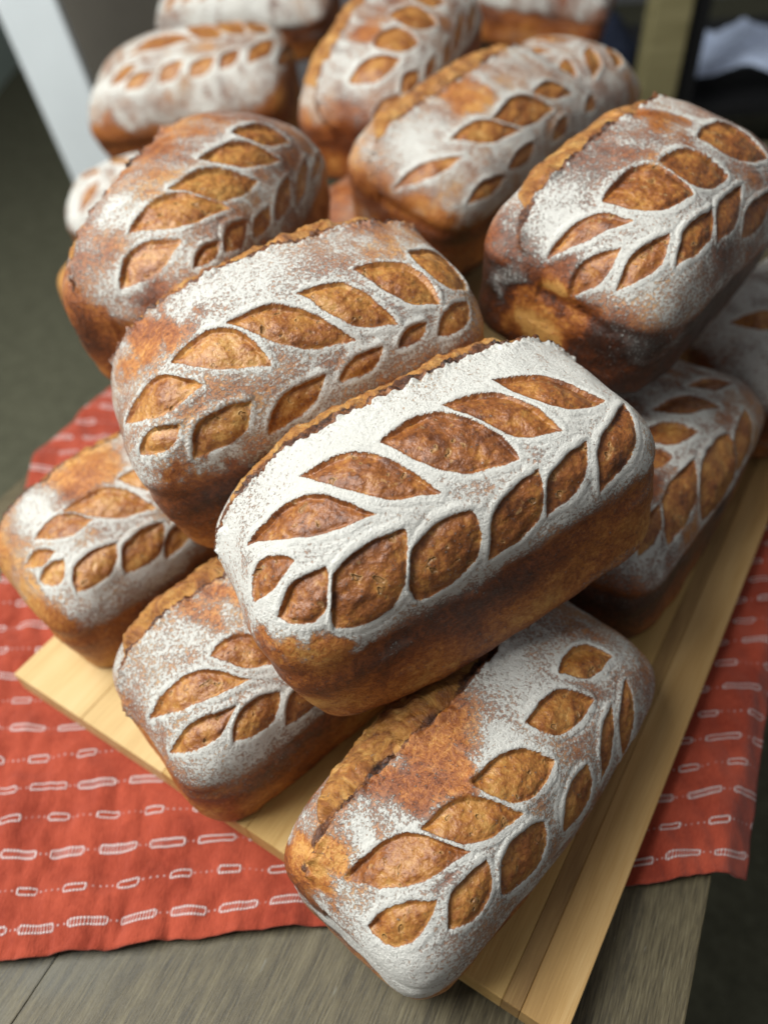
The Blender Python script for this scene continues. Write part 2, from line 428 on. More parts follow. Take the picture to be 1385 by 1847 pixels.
tag(sh, 'black low shelf behind the loaf at the far right', 'shelf')
bm_obj('shelf_top', box((-0.33, -0.16, 0.235), (0.5, 0.4, 0.26)), m_dark, sh, bevel=0.003)
for sx_ in (-0.31, 0.45):
    bm_obj('side_panel', box((sx_, -0.14, 0.0), (sx_ + 0.025, 0.38, 0.234)), m_dark, sh, bevel=0.002)
def crumpled(name, sx, sy, mat, M, seed):
    n = 40
    X, Y = np.meshgrid(np.linspace(-1, 1, n), np.linspace(-1, 1, n), indexing='ij')
    q = np.stack([X.ravel(), Y.ravel(), np.zeros(n * n)], 1)
    z = 0.055 * np.clip(1 - np.abs(X.ravel() + 0.2) * 0.9, 0, 1) + 0.03 * np.abs(fbm(q * 1.7 + seed, 4))
    p = np.stack([q[:, 0] * sx, q[:, 1] * sy, z + 0.004], 1)
    idx = np.arange(n * n).reshape(n, n)
    F = np.stack([idx[:-1, :-1], idx[1:, :-1], idx[1:, 1:], idx[:-1, 1:]], -1).reshape(-1, 4)
    me = bpy.data.meshes.new(name); me.from_pydata(p.tolist(), [], F.tolist()); me.update()
    o = link_mesh(name, me, mat); o.matrix_world = M
    md = o.modifiers.new('t', 'SOLIDIFY'); md.thickness = 0.002
    return o
tag(crumpled('paper_wrap', 0.20, 0.13, plain('blue_white_paper', (0.52, 0.60, 0.78), 0.8, 0.04, 20), Matrix.Translation((0.88, 1.80, FLOOR_Z + 0.262)) @ Matrix.Rotation(-0.3, 4, 'Z'), 4),
    'crumpled pale blue paper lying on the black shelf at upper right', 'paper')

# ------------------------------------------------------------------ loaves
L0, W0, H0 = 0.205, 0.118, 0.105
M_BREAD = mat_bread()

def inside(p, a, b, H):
    x, y, z = np.abs(p[:, 0]), np.abs(p[:, 1]), p[:, 2]
    zr = 0.5 * H; m = 2.15
    t = np.clip((z - zr) / (H - zr), 0, None); n = 5.6 - 2.9 * np.clip(t, 0, 1)
    up = (((x / a) ** n + (y / b) ** n) ** (m / n) + t ** m) ** (1 / m)
    s = np.clip((zr - z) / zr, 0, None); q = 1 - 0.05 * np.clip(s, 0, 1)
    lo = (((x / a / q) ** 5.6 + (y / b / q) ** 5.6) ** (14 / 5.6) + s ** 14) ** (1 / 14)
    return np.where(z >= zr, up, lo)

def lattice(nx, ny, nz):
    ix = np.full((nx + 1, ny + 1, nz + 1), -1, np.int64)
    I, J, K = np.meshgrid(np.arange(nx + 1), np.arange(ny + 1), np.arange(nz + 1), indexing='ij')
    on = (I == 0) | (I == nx) | (J == 0) | (J == ny) | (K == nz)
    ix[on] = np.arange(on.sum())
    d = np.stack([I[on] / nx * 2 - 1, J[on] / ny * 2 - 1, K[on] / nz * 2 - 1], 1)
    def quads(g, flip):
        q = np.stack([g[:-1, :-1], g[1:, :-1], g[1:, 1:], g[:-1, 1:]], -1).reshape(-1, 4)
        return q[:, ::-1] if flip else q
    F = np.concatenate([quads(ix[:, :, nz], False), quads(ix[0], True), quads(ix[nx], False), quads(ix[:, 0, :], False), quads(ix[:, ny, :], True)])
    return d, F, ix
_lat = {}

def vnormals(P, F):
    n = np.cross(P[F[:, 2]] - P[F[:, 0]], P[F[:, 3]] - P[F[:, 1]])
    N = np.zeros_like(P)
    for k in range(4):
        for c in range(3): N[:, c] += np.bincount(F[:, k], n[:, c], len(P))
    return N / np.maximum(np.linalg.norm(N, axis=1), 1e-12)[:, None]

def generic_leaves(a, b, H, n=5, dx=0.0, y0=-0.012):
    out = []
    for k in range(n):
        x = (-0.62 + 1.3 * k / (n - 1)) * a + dx
        for sgn in (1, -1):
            tip_in = (x + 0.006, y0 + sgn * 0.006); w = 0.007
            ln = 0.036 if sgn > 0 else 0.030
            tip_out = (x - 0.020, y0 + sgn * ln)
            mx, my = (tip_in[0] + tip_out[0]) / 2, (tip_in[1] + tip_out[1]) / 2
            dx_, dy_ = tip_out[0] - tip_in[0], tip_out[1] - tip_in[1]; l = math.hypot(dx_, dy_)
            nx_, ny_ = -dy_ / l * w, dx_ / l * w
            pts = []
            for (px, py) in (tip_in, (mx + nx_, my + ny_), tip_out, (mx - nx_, my - ny_)):
                zz = np.linspace(0.3 * H, H, 160)
                g = inside(np.stack([np.full(160, px), np.full(160, py), zz], 1), a, b, H)
                i = np.where(g < 1)[0]
                pts.append((px * 1000, py * 1000, (zz[i[-1]] if len(i) else 0.5 * H) * 1000))
            out.append(pts)
    return out

def build_loaf(key, pose, leaves, opt):
    px, py, pz, yaw, pit, rol, sl, sw, sh_ = pose
    L, W, H = L0 * sl, W0 * sw, H0 * sh_
    a, b, zr = L / 2, W / 2, 0.5 * H
    cell = opt.get('cell', 0.0013)
    nx, ny, nz = int(L / cell), int((W + 0.03) / cell), int(0.085 / cell)
    kk = (nx, ny, nz)
    if kk not in _lat: _lat[kk] = lattice(*kk)
    d, F, ix = _lat[kk]
    seed = opt['seed'] * 7.13
    # spread the lattice so that cells are even over the dome, then shoot rays from the core
    dd = np.stack([np.sin(d[:, 0] * 1.15) / math.sin(1.15) * a, np.sin(d[:, 1] * 1.0) / math.sin(1.0) * b, d[:, 2] * 0.52 * H], 1)
    dn = dd / np.linalg.norm(dd, axis=1)[:, None]
    C0 = np.array([0, 0, 0.5 * H])
    lo_, hi_ = np.zeros(len(d)), np.full(len(d), a * 1.6)
    for _ in range(24):
        mid = (lo_ + hi_) / 2
        g = inside(C0 + dn * mid[:, None], a, b, H) < 1
        lo_ = np.where(g, mid, lo_); hi_ = np.where(g, hi_, mid)
    P = C0 + dn * lo_[:, None]
    N = vnormals(P, F)
    S = np.array([seed, seed * 0.7, -seed])
    B0 = P.copy()                                   # smooth body, used for all fields
    disp = np.zeros(len(P))
    zrel = (P[:, 2] - zr) / (H - zr)
    disp += 0.0034 * perlin(P * 13 + S) + 0.0012 * perlin(P * 40 + S) + 0.0004 * perlin(P * 110 + S)
    low = sstep(0.05, -0.12, zrel)
    disp += low * (0.0006 * fbm(P * np.array([50, 50, 90]) + S, 2))
    disp += -0.0016 * np.exp(-((zrel + 0.06 + 0.05 * perlin(P * 18 + S)) / 0.10) ** 2) * (P[:, 1] < 0.2 * b)   # slight waist where the tin ended
    # --- ear and burst along the +Y side
    e = opt.get('ear')
    phi = np.degrees(np.arctan2(zrel, P[:, 1] / b)); phi = np.where(zrel < 0, -60 * np.clip(-zrel, 0, 1) * np.sign(P[:, 1]), phi)
    phi = np.where((zrel < 0) & (P[:, 1] < 0), 240, phi)
    xn = P[:, 0] / a
    burst = np.zeros(len(P)); ear = np.zeros(len(P)); above = np.ones(len(P))
    if e:
        x0, x1, plo, phi_e, lift, wdt = e
        tt = np.clip((xn - x0) / (x1 - x0), 0, 1)
        lens = np.clip(4 * tt * (1 - tt), 0, 1) ** 0.55
        jag = fbm(P * np.array([55, 55, 55]) + S, 3)
        hi = plo + (phi_e - plo) * (0.25 + 0.75 * lens) + 4.0 * jag * lens
        lo = phi_e - (phi_e - plo) * lens * (1.0 + 0.15 * perlin(P * 25 + S))
        lo = np.minimum(lo, hi)
        act = sstep(0.0, 0.10, lens)
        dh = (phi - hi)                             # degrees above the flap edge
        inb = act * sstep(1.5, -1.5, dh) * sstep(-4, 4, phi - lo)
        burst = inb
        jag2 = np.clip(0.6 + 1.0 * fbm(P * 60 + S, 5, 0.7), 0, 1.8)
        lip = act * np.exp(-np.maximum(dh, 0) / 7.0) * sstep(-1.2, 0.4, dh)
        disp += lift * lip * (0.45 + 0.55 * jag2)
        disp += act * np.exp(-(dh / 6.0) ** 2) * 0.0020 * fbm(P * 170 + S, 3, 0.7)
        gro = act * np.exp(-((dh + 5) / 5.0) ** 2)
        disp += -0.0030 * gro * inb
        disp += inb * (0.0008 * sstep(0, 26, -dh) + 0.0030 * np.abs(fbm(P * np.array([46, 30, 30]) + S, 5, 0.62)) - 0.0006)
        ear = act * sstep(3.4, 1.4, dh + 1.5 * jag) * sstep(-1.5 * wdt, -0.4 * wdt, dh) * (0.85 + 0.8 * fbm(P * 60 + S + 3, 3)) * opt.get('burn', 1.0)
        above = 1 - inb
    # --- leaf cuts
    best = np.full(len(P), -9.0); second = np.full(len(P), -9.0); who = np.full(len(P), -1, np.int64)
    asy = np.zeros(len(P))
    wob = 0.0009 * perlin(P * 115 + S) + 0.00025 * perlin(P * 280 + S)
    for k, lf in enumerate(leaves):
        q = np.array(lf, float) / 1000.0
        t1, m1, t2, m2 = q
        t1, t2 = t1 + (t1 - t2) * 0.04, t2 + (t2 - t1) * 0.06
        c0 = (t1 + t2) / 2; ax = t2 - t1; ln = np.linalg.norm(ax); ax /= ln; l = ln / 2
        nn = np.cross(ax, m1 - m2); nn /= np.linalg.norm(nn)
        cm = q.mean(0)
        if nn @ (cm - np.array([cm[0] * 0.75, 0, 0.35 * H])) < 0: nn = -nn
        bb = np.cross(nn, ax)
        R = P - c0
        u, v, h = R @ ax, R @ bb, R @ nn
        near = (np.abs(u) < l + 0.008) & (np.abs(v) < 0.03) & (np.abs(h) < 0.5 * l + 0.010) & (N @ nn > 0.15)
        if not near.any(): continue
        va, vb = (m1 - c0) @ bb, (m2 - c0) @ bb; ua, ub = (m1 - c0) @ ax, (m2 - c0) @ ax
        sg = 1.0
        if va < vb: va, vb, ua, ub = vb, va, ub, ua; sg = -1.0
        uu = u[near]; vv = v[near] + wob[near]
        def bnd(vm, um):
            vm = vm * 1.05
            um = np.clip(um, -0.22 * l, 0.22 * l)
            s = np.where(uu > um, (uu - um) / (l - um), (um - uu) / (l + um))
            sc = np.clip(np.abs(s), 0, 1) * math.pi / 2; cs = np.maximum(np.cos(sc), 1e-4)
            ex = 1.35 - 0.65 * float(np.clip((abs(vm) / l - 0.30) / 0.35, 0, 1))
            return vm * cs ** ex - np.sign(vm) * 0.05 * np.maximum(np.abs(s) - 1, 0), vm * ex * np.clip(cs, 0.15, 1) ** (ex - 1) * np.sin(sc) * 1.571 / (l * 0.9)
        A, sa = bnd(va, ua); Bv, sb = bnd(vb, ub)
        dist = np.minimum((A - vv) / np.sqrt(1 + sa * sa), (vv - Bv) / np.sqrt(1 + sb * sb)) * 1000.0
        dist = np.minimum(dist, (l - np.abs(uu)) * 1000 + 0.2)
        idx = np.where(near)[0]
        up = dist > best[idx]
        second[idx] = np.maximum(second[idx], np.where(up, best[idx], dist))
        best[idx[up]] = dist[up]; who[idx[up]] = k
        asy[idx[up]] = (np.clip((vv - (A + Bv) / 2) / np.maximum((A - Bv) / 2, 0.0008), -1.4, 1.4) * sg)[up]
    best = np.minimum(best, best - second - 1.6)          # a rib of crust stays between neighbouring cuts
    best = np.where(burst > 0.5, -9, best)
    dep = opt.get('depth', 1.0)
    ins = best > 0
    din = np.clip(best, 0, None)
    wall = sstep(-0.1, 1.1, best)
    lipd = sstep(-1.0, 1.0, asy)                      # the cut opens towards one flank
    irr = np.clip(1.0 + 0.9 * perlin(P * 55 + S + 13), 0.3, 1.8)
    disp += dep * (-(0.0008 + 0.0016 * lipd * irr) * wall + 0.0017 * (1 - np.exp(-din / (2.6 + 2.0 * lipd))) * wall)
    disp += wall * (0.0009 * fbm(P * 75 + S, 3) + 0.0004 * fbm(P * 260 + S, 2))
    near_out = np.exp(np.clip(best, -9, 0) / 1.6) * (best <= 0)
    vein = np.exp(-((best + 1.7) / 1.5) ** 2) * (best <= 0.3)
    disp += dep * vein * (0.00020 + 0.00045 * sstep(-0.2, 1.0, asy)) * np.clip(1 + 0.7 * perlin(P * 60 + S + 17), 0.3, 1.7)
    disp += dep * 0.00028 * np.sin(best * 2.1 + 2.0 * perlin(P * 50 + S + 19)) * np.exp(np.clip(best, -9, 0) / 6.0) * (best < -2.5)
    # --- flour
    F0, patch = opt['flour'], opt.get('patch', 0.5)
    f_low = fbm(P * 24 + S + 11, 3); f_mid = fbm(P * np.array([95, 45, 70]) + S + 5, 3)
    edge_z = opt.get('fedge', -0.02)
    side = sstep(edge_z - 0.10, edge_z + 0.16, zrel + 0.13 * fbm(P * 30 + S + 2, 3))
    band = np.exp(-np.clip(-best - 1.5, 0, 9) / 3.0) * (best <= 0)
    flour = (F0 + patch * f_low + 0.26 * f_mid + 0.40 * band) * side
    flour = np.where(best > 0, np.clip(0.30 + 0.5 * f_low, 0.10, 0.8) * F0, flour)
    endz = sstep(0.80, 0.95, np.abs(xn)) * opt.get('enddrop', 0.3)
    flour = flour - endz * sstep(0.5, 0.0, zrel)
    smear = sstep(0.35, 0.65, fbm(P * np.array([16, 16, 60]) + S + 21, 3) + 0.12)
    flour = np.maximum(flour, (1 - side) * smear * opt.get('smear', 0.34) * F0)
    sbake = np.zeros(len(P))
    for (sx_, sy_, sz_, sr, sf, sb_) in SPOTS.get(key, ()):
        r = np.linalg.norm(P * 1000 - np.array([sx_, sy_, sz_]), axis=1) / sr
        w = sstep(1.15, 0.35, r + 0.55 * f_mid + 0.35 * f_low)
        flour = flour + np.where(best > 0, 0.0, sf * w); sbake = sbake + sb_ * w
    flour = np.clip(flour, 0, 1.25)
    # --- bake
    bake = opt.get('bake', 0.33) + 0.30 * fbm(P * 20 + S + 31, 3)
    bake += 0.42 * np.exp(-((zrel + 0.22 + 0.1 * perlin(P * 16 + S + 4)) / 0.22) ** 2) * np.clip(0.75 + 0.9 * perlin(P * 11 + S + 8), 0, 1.4)
    bake += 0.35 * sstep(-0.75, -1.0, zrel) + low * opt.get('side_bake_light', -0.10)  # default also lightens the side crust colour to make up for weak ambient light
    bake = np.clip(bake + sbake, 0, 1)
    gold = np.clip(opt.get('gold', 0.0) + 0.25 * perlin(P * 22 + S + 41), -0.5, 0.6)
    Q = P + N * disp[:, None]
    Q[:, 2] = np.maximum(Q[:, 2], 0.0)
    NN = vnormals(Q, F)
    # --- parts
    fw = who[F]; fb = best[F]
    cnt = (fb > 0).sum(1)
    fid = np.where(cnt >= 2, fw[np.arange(len(F)), fb.argmax(1)], -1)
    fbur = burst[F].mean(1) > 0.5
    fz = zrel[F].mean(1)
    part = np.where(fid >= 0, 10 + fid, np.where(fbur, 2, np.where(fz < -0.06, 1, 0)))
    co = (B0 + S * 0.31).astype(np.float32)
    m1 = np.stack([flour / 1.25 * 1.25, np.clip(best, -8, 8) / 16 + 0.5, bake, burst], 1).astype(np.float32)
    m2 = np.stack([np.clip(ear, 0, 1), np.clip(gold, -0.5, 1), np.zeros(len(P)), np.ones(len(P))], 1).astype(np.float32)
    M = Matrix.Translation((px, py, pz)) @ Matrix.Rotation(yaw, 4, 'Z') @ Matrix.Rotation(pit, 4, 'Y') @ Matrix.Rotation(rol, 4, 'X')
    root = empty('bread_loaf', M)
    names = {0: 'top_crust', 1: 'side_crust', 2: 'ear_split'}
    for pid in np.unique(part):
        Fs = F[part == pid]
        used, inv = np.unique(Fs.ravel(), return_inverse=True)
        nm = names.get(int(pid), 'leaf_cut')
        if pid >= 10 and len(Fs) < 12: nm = 'leaf_cut'
        me = bpy.data.meshes.new(nm)
        nvt, nf = len(used), len(Fs)
        loops = inv.astype(np.int32)
        starts = (np.arange(nf) * 4).astype(np.int32)
        if pid == 1:                                # close the underside
            ring = np.concatenate([ix[:, 0, 0], ix[-1, 1:, 0], ix[-2::-1, -1, 0], ix[0, -2:0:-1, 0]])
            pos = np.searchsorted(used, ring)
            if (pos < nvt).all() and (used[np.minimum(pos, nvt - 1)] == ring).all():
                starts = np.append(starts, nf * 4).astype(np.int32); loops = np.append(loops, pos[::-1]).astype(np.int32); nf += 1
        me.vertices.add(nvt); me.vertices.foreach_set('co', Q[used].astype(np.float32).ravel())
        me.loops.add(len(loops)); me.loops.foreach_set('vertex_index', loops)
        me.polygons.add(nf); me.polygons.foreach_set('loop_start', starts)
        me.update(calc_edges=True)
        at = me.attributes.new('co', 'FLOAT_VECTOR', 'POINT'); at.data.foreach_set('vector', co[used].ravel())
        at = me.attributes.new('m1', 'FLOAT_COLOR', 'POINT'); at.data.foreach_set('color', m1[used].ravel())
        at = me.attributes.new('m2', 'FLOAT_COLOR', 'POINT'); at.data.foreach_set('color', m2[used].ravel())
        me.polygons.foreach_set('use_smooth', np.ones(nf, bool))
        me.normals_split_custom_set_from_vertices(NN[used].tolist())
        link_mesh(nm, me, M_BREAD, root)
    tag(root, opt['label'], 'bread', 'scored bread loaves piled on the board')
    return root

POSE = {  # x, y, z, yaw, pitch, roll, length, width and height factors
    'hero': (0.0339, 0.2502, 0.1102, 0.4128, -0.2040, -0.1332, 0.9698, 0.9794, 1.0654),
    'front': (0.0382, 0.1709, 0.0084, 0.7966, 0.0404, 0.0357, 1.0077, 0.8527, 0.9981),
    'frontmid': (-0.0503, 0.2555, 0.0187, 0.6630, -0.0152, 0.0038, 0.9904, 0.9367, 0.9843),
    'left': (-0.1387, 0.3573, 0.0188, 0.6954, -0.0489, -0.0004, 0.9951, 0.9464, 0.9764),
    'midleft': (-0.0326, 0.3496, 0.1249, 0.3684, -0.1809, -0.0201, 0.9541, 1.0272, 1.0929),
    'backleft': (-0.0989, 0.4756, 0.1377, 1.2423, -0.0414, 0.0267, 1.0241, 0.9490, 1.0854),
    'backmid': (0.0871, 0.6283, 0.1325, 0.7856, -0.0756, 0.2692, 1.0016, 1.0014, 0.9490),
    'right': (0.1575, 0.4336, 0.1500, 0.8373, 0.0313, 0.1539, 0.9774, 1.0420, 1.0299),
    'topleft': (-0.1718, 0.9786, 0.0584, -0.1677, -0.1450, 0.3132, 1.1435, 1.1235, 1.1981),
    'topmid': (0.0441, 0.7964, 0.1278, 1.0959, -0.2020, -0.0220, 1.0055, 1.0190, 1.1069),
    'rightlow': (0.1619, 0.3564, 0.0184, 0.8699, 0.0054, -0.0423, 1.0063, 1.0408, 1.0321),
    'top11': (-0.1222, 1.1748, 0.1087, -0.2376, -0.0716, 0.3205, 1.1328, 0.9836, 0.9126),
    'top12': (0.2544, 1.2343, 0.0751, -0.3156, 0.1400, 0.1103, 0.9927, 1.0015, 0.9464),
}

# tips and flanks of every leaf-shaped cut, in millimetres on the loaf itself
LEAVES = {'hero':[[[-80,-6,91],[-52,-13,104],[-33,-36,100],[-54,-31,99]],[[-47,-4,106],[-22,-13,110],[-6,-40,97],[-24,-34,102]],[[-12,-14,110],[16,-14,110],[28,-43,95],[4,-37,100]],[[19,-10,111],[41,-15,107],[51,-40,94],[35,-37,100]],[[46,-6,107],[66,-13,99],[79,-31,89],[61,-34,96]],[[-89,-28,81],[-87,-18,85],[-68,-32,94],[-79,-33,88]],[[-83,-40,81],[-73,-38,89],[-59,-41,92],[-70,-50,78]],[[-65,-53,73],[-54,-44,90],[-26,-45,92],[-41,-56,71]],[[-31,-57,67],[-25,-50,85],[2,-50,86],[-5,-57,69]],[[3,-57,66],[12,-52,83],[34,-49,87],[26,-56,71]],[[32,-56,71],[39,-51,84],[59,-47,86],[50,-54,75]],[[58,-56,67],[65,-48,82],[87,-35,81],[80,-49,72]]],
'front':[[[-92,6,78],[-68,-3,94],[-57,-26,94],[-79,-16,87]],[[-61,-9,96],[-41,-14,100],[-28,-34,92],[-51,-26,94]],[[-33,-13,102],[-10,-18,102],[-1,-31,95],[-23,-31,94]],[[5,-14,103],[27,-16,102],[38,-29,95],[13,-28,97]],[[37,-11,101],[61,-10,96],[67,-23,92],[47,-22,97]],[[-97,-12,72],[-87,-16,82],[-77,-27,86],[-93,-27,74]],[[-78,-37,79],[-69,-31,87],[-53,-34,90],[-61,-42,79]],[[-52,-45,76],[-44,-38,87],[-22,-42,83],[-30,-48,70]],[[-11,-48,70],[-4,-43,82],[13,-42,83],[7,-49,68]],[[21,-48,68],[29,-41,84],[45,-37,88],[35,-46,75]],[[45,-50,57],[47,-43,81],[64,-36,85],[55,-47,72]]],
'frontmid':[[[-95,-7,72],[-68,-13,91],[-52,-33,91],[-75,-25,87]],[[-56,-14,95],[-39,-17,99],[-34,-36,91],[-48,-28,94]],[[-96,-27,68],[-81,-30,82],[-63,-38,85],[-77,-41,77]],[[-70,-46,75],[-59,-41,84],[-42,-45,82],[-52,-50,73]],[[-45,-53,67],[-36,-48,79],[-18,-49,77],[-25,-53,66]],[[-26,-24,98],[-10,-24,99],[0,-41,89],[-16,-35,93]]],
'left':[[[-56,-5,95],[-31,-11,100],[-19,-36,92],[-40,-27,95]],[[-77,-2,86],[-60,-4,94],[-50,-20,95],[-64,-19,92]],[[-23,-11,101],[-8,-13,101],[-2,-30,96],[-15,-25,98]],[[-89,-8,78],[-81,-8,84],[-75,-20,87],[-84,-18,82]],[[-89,-22,78],[-82,-21,82],[-74,-27,86],[-82,-33,79]],[[-77,-43,76],[-70,-34,85],[-48,-40,87],[-58,-47,77]],[[-50,-50,73],[-42,-42,85],[-20,-45,84],[-31,-52,72]],[[-28,-54,67],[-21,-49,77],[-1,-47,80],[-10,-53,70]]],
'midleft':[[[-90,-21,82],[-67,-24,100],[-50,-41,98],[-68,-41,92]],[[-55,-25,104],[-29,-25,109],[-18,-46,96],[-37,-40,100]],[[-24,-25,110],[0,-27,110],[23,-50,91],[-1,-45,97]],[[12,-26,110],[31,-28,108],[45,-50,90],[27,-46,96]],[[42,-23,108],[65,-26,100],[69,-46,88],[56,-45,93]],[[73,-15,98],[92,-7,80],[88,-35,80],[76,-37,90]],[[-88,-42,78],[-81,-40,85],[-66,-48,87],[-75,-50,80]],[[-66,-56,74],[-57,-51,86],[-33,-53,86],[-43,-58,75]],[[-30,-59,70],[-20,-56,82],[4,-55,83],[-6,-59,74]],[[10,-57,78],[18,-55,84],[35,-54,84],[28,-57,77]],[[43,-56,81],[50,-53,85],[60,-52,84],[56,-56,79]],[[65,-56,76],[72,-49,82],[86,-44,78],[79,-53,72]]],
'backleft':[[[-98,3,80],[-83,-2,94],[-75,-25,96],[-91,-17,87]],[[-75,2,99],[-47,-11,109],[-41,-37,100],[-65,-24,101]],[[-43,-8,110],[-19,-19,111],[-5,-40,99],[-41,-30,104]],[[-12,-12,113],[16,-21,110],[26,-42,96],[-1,-33,105]],[[23,-17,111],[48,-24,106],[52,-40,96],[30,-34,103]],[[-83,-34,88],[-73,-35,93],[-63,-41,93],[-72,-42,88]],[[-64,-45,88],[-52,-42,94],[-36,-46,90],[-49,-49,85]],[[-38,-51,82],[-27,-48,87],[-10,-50,85],[-19,-52,79]],[[-12,-53,77],[2,-50,86],[26,-49,86],[11,-53,77]],[[17,-55,71],[31,-52,80],[59,-49,83],[43,-54,74]],[[52,-54,71],[60,-52,76],[88,-47,73],[70,-53,71]]],
'backmid':[[[-101,0,60],[-87,-10,78],[-68,-28,86],[-88,-22,77]],[[-63,-14,90],[-39,-18,95],[-16,-39,89],[-47,-33,90]],[[-28,-24,95],[3,-21,97],[23,-39,88],[-12,-38,89]],[[18,-24,96],[41,-23,94],[56,-37,86],[31,-34,91]],[[-82,-49,68],[-68,-47,75],[-45,-52,74],[-59,-54,68]],[[-40,-51,76],[-30,-47,81],[-7,-48,81],[-14,-53,74]],[[14,-53,74],[18,-49,80],[37,-47,81],[33,-52,75]],[[59,-49,75],[66,-45,78],[92,-37,73],[85,-45,70]]],
'right':[[[-97,11,69],[-80,3,89],[-76,-15,91],[-89,-2,80]],[[-71,1,94],[-43,-4,104],[-42,-29,100],[-64,-22,96]],[[-34,-7,105],[-14,-13,107],[-5,-33,101],[-34,-28,102]],[[5,-11,107],[42,-15,103],[42,-39,96],[14,-32,101]],[[-100,-7,57],[-96,-6,72],[-87,-19,83],[-97,-19,70]],[[-96,-29,70],[-86,-26,82],[-70,-34,91],[-82,-39,81]],[[-75,-45,82],[-63,-39,91],[-36,-41,95],[-49,-49,87]],[[-43,-52,84],[-30,-43,94],[1,-43,95],[-14,-51,86]],[[-13,-57,77],[-3,-52,85],[26,-52,85],[20,-57,75]]],
'topleft':[[[-45,-8,122],[-9,13,125],[28,-4,124],[-4,-12,125]],[[18,20,123],[34,28,120],[57,1,119],[38,-2,123]],[[47,30,118],[58,43,110],[79,12,111],[63,9,117]],[[76,31,110],[86,48,99],[99,27,98],[88,17,106]],[[-69,-34,111],[-55,-23,118],[-30,-25,121],[-48,-35,115]],[[-49,-44,110],[-41,-35,116],[-15,-35,118],[-24,-44,112]],[[-7,-45,111],[-1,-33,119],[20,-31,120],[12,-43,113]],[[27,-44,112],[32,-32,118],[54,-27,117],[47,-41,112]],[[59,-38,112],[63,-24,116],[76,-14,112],[75,-32,110]],[[87,-31,105],[89,-7,106],[105,21,93],[103,-8,95]],[[110,-17,87],[111,10,85],[118,48,66],[117,24,66]]],
'topmid':[[[-85,-2,93],[-68,-12,104],[-60,-35,101],[-81,-27,94]],[[-56,-14,108],[-31,-23,111],[-34,-42,100],[-53,-35,103]],[[-20,-14,114],[2,-25,112],[0,-44,99],[-22,-35,106]],[[11,-22,113],[28,-28,110],[30,-42,101],[14,-36,106]],[[-82,-45,84],[-70,-44,92],[-56,-50,89],[-66,-53,83]],[[-100,-26,74],[-92,-33,83],[-82,-45,84],[-92,-42,78]],[[-55,-55,81],[-45,-53,87],[-26,-53,87],[-37,-56,81]],[[-25,-58,75],[-14,-56,82],[6,-55,85],[-4,-58,76]],[[2,-59,70],[17,-55,83],[44,-52,89],[27,-58,77]],[[32,-60,67],[44,-57,79],[76,-51,81],[56,-58,72]]],
'rightlow':[[[33,-16,105],[56,-23,99],[68,-34,92],[41,-27,101]],[[-4,-9,108],[22,-19,106],[33,-37,98],[6,-25,104]],[[-26,-13,106],[-9,-19,106],[-1,-35,100],[-23,-28,103]],[[-41,-20,103],[-32,-23,104],[-28,-32,101],[-42,-29,101]],[[-68,-54,76],[-55,-41,92],[-21,-43,94],[-37,-54,81]],[[-31,-60,68],[-23,-49,88],[17,-49,88],[11,-60,67]],[[12,-59,70],[23,-52,84],[50,-49,87],[43,-58,72]],[[-87,-44,77],[-79,-38,86],[-59,-41,91],[-69,-48,84]]]}

# thicker or bare patches of flour on each crust: x, y, z, radius (mm), flour, bake
SPOTS = {'hero':[[-89,-50,50,30,-0.9,-0.1],[-75,-54,38,22,-0.8,-0.1],[-29,3,110,40,0.3,0],[65,2,100,30,0.25,0]],
'front':[[-42,5,101,34,-0.45,0],[-73,6,91,16,0.5,0],[-10,-10,104,10,0.5,0],[25,6,103,25,0.3,0],[-103,-27,52,40,0.35,0],[-103,24,56,24,-0.9,-0.15],[-87,6,83,12,-0.4,0]],
'frontmid':[[-42,10,99,16,-0.35,0.1],[-66,-1,92,22,0.25,0],[-79,-52,57,32,0.25,0],[-81,-49,14,18,-0.6,0.1]],
'left':[[-99,-39,48,34,-0.45,-0.05],[-25,8,101,30,-0.25,0],[-67,14,91,18,0.45,0],[-33,-54,66,30,0.3,0],[-69,-28,88,16,0.3,0]],
'midleft':[[-21,-4,114,38,0.35,0],[-61,4,104,22,-0.5,0],[-71,-58,52,24,-0.8,0.15],[-94,-41,65,18,0.4,0],[11,2,114,30,0.2,0],[-45,-13,109,14,-0.4,0]],
'backleft':[[-63,16,103,17,0.5,0],[-102,33,36,36,-0.9,0],[-102,8,72,22,0.35,0],[-102,-23,72,18,-0.3,0.1]],
'backmid':[[-77,1,84,25,0.35,0],[-27,5,98,20,-0.35,0],[-96,-46,38,26,-0.5,0.1],[-99,8,15,25,0.4,0]],
'right':[[-83,18,86,25,0.35,0],[10,12,107,25,-0.4,-0.1],[-98,1,31,26,-1.0,-0.9],[-91,-51,60,35,0.3,0],[-99,26,44,18,0.45,0],[-96,-4,71,14,-0.4,0.05]],
'topmid':[[-45,-2,111,14,-0.4,0],[-65,40,96,20,-0.1,0]],
'topleft':[[-22,-66,62,40,0.1,0],[-64,-65,46,40,-0.5,0]],
'rightlow':[[-54,-42,92,25,-0.3,0]]}

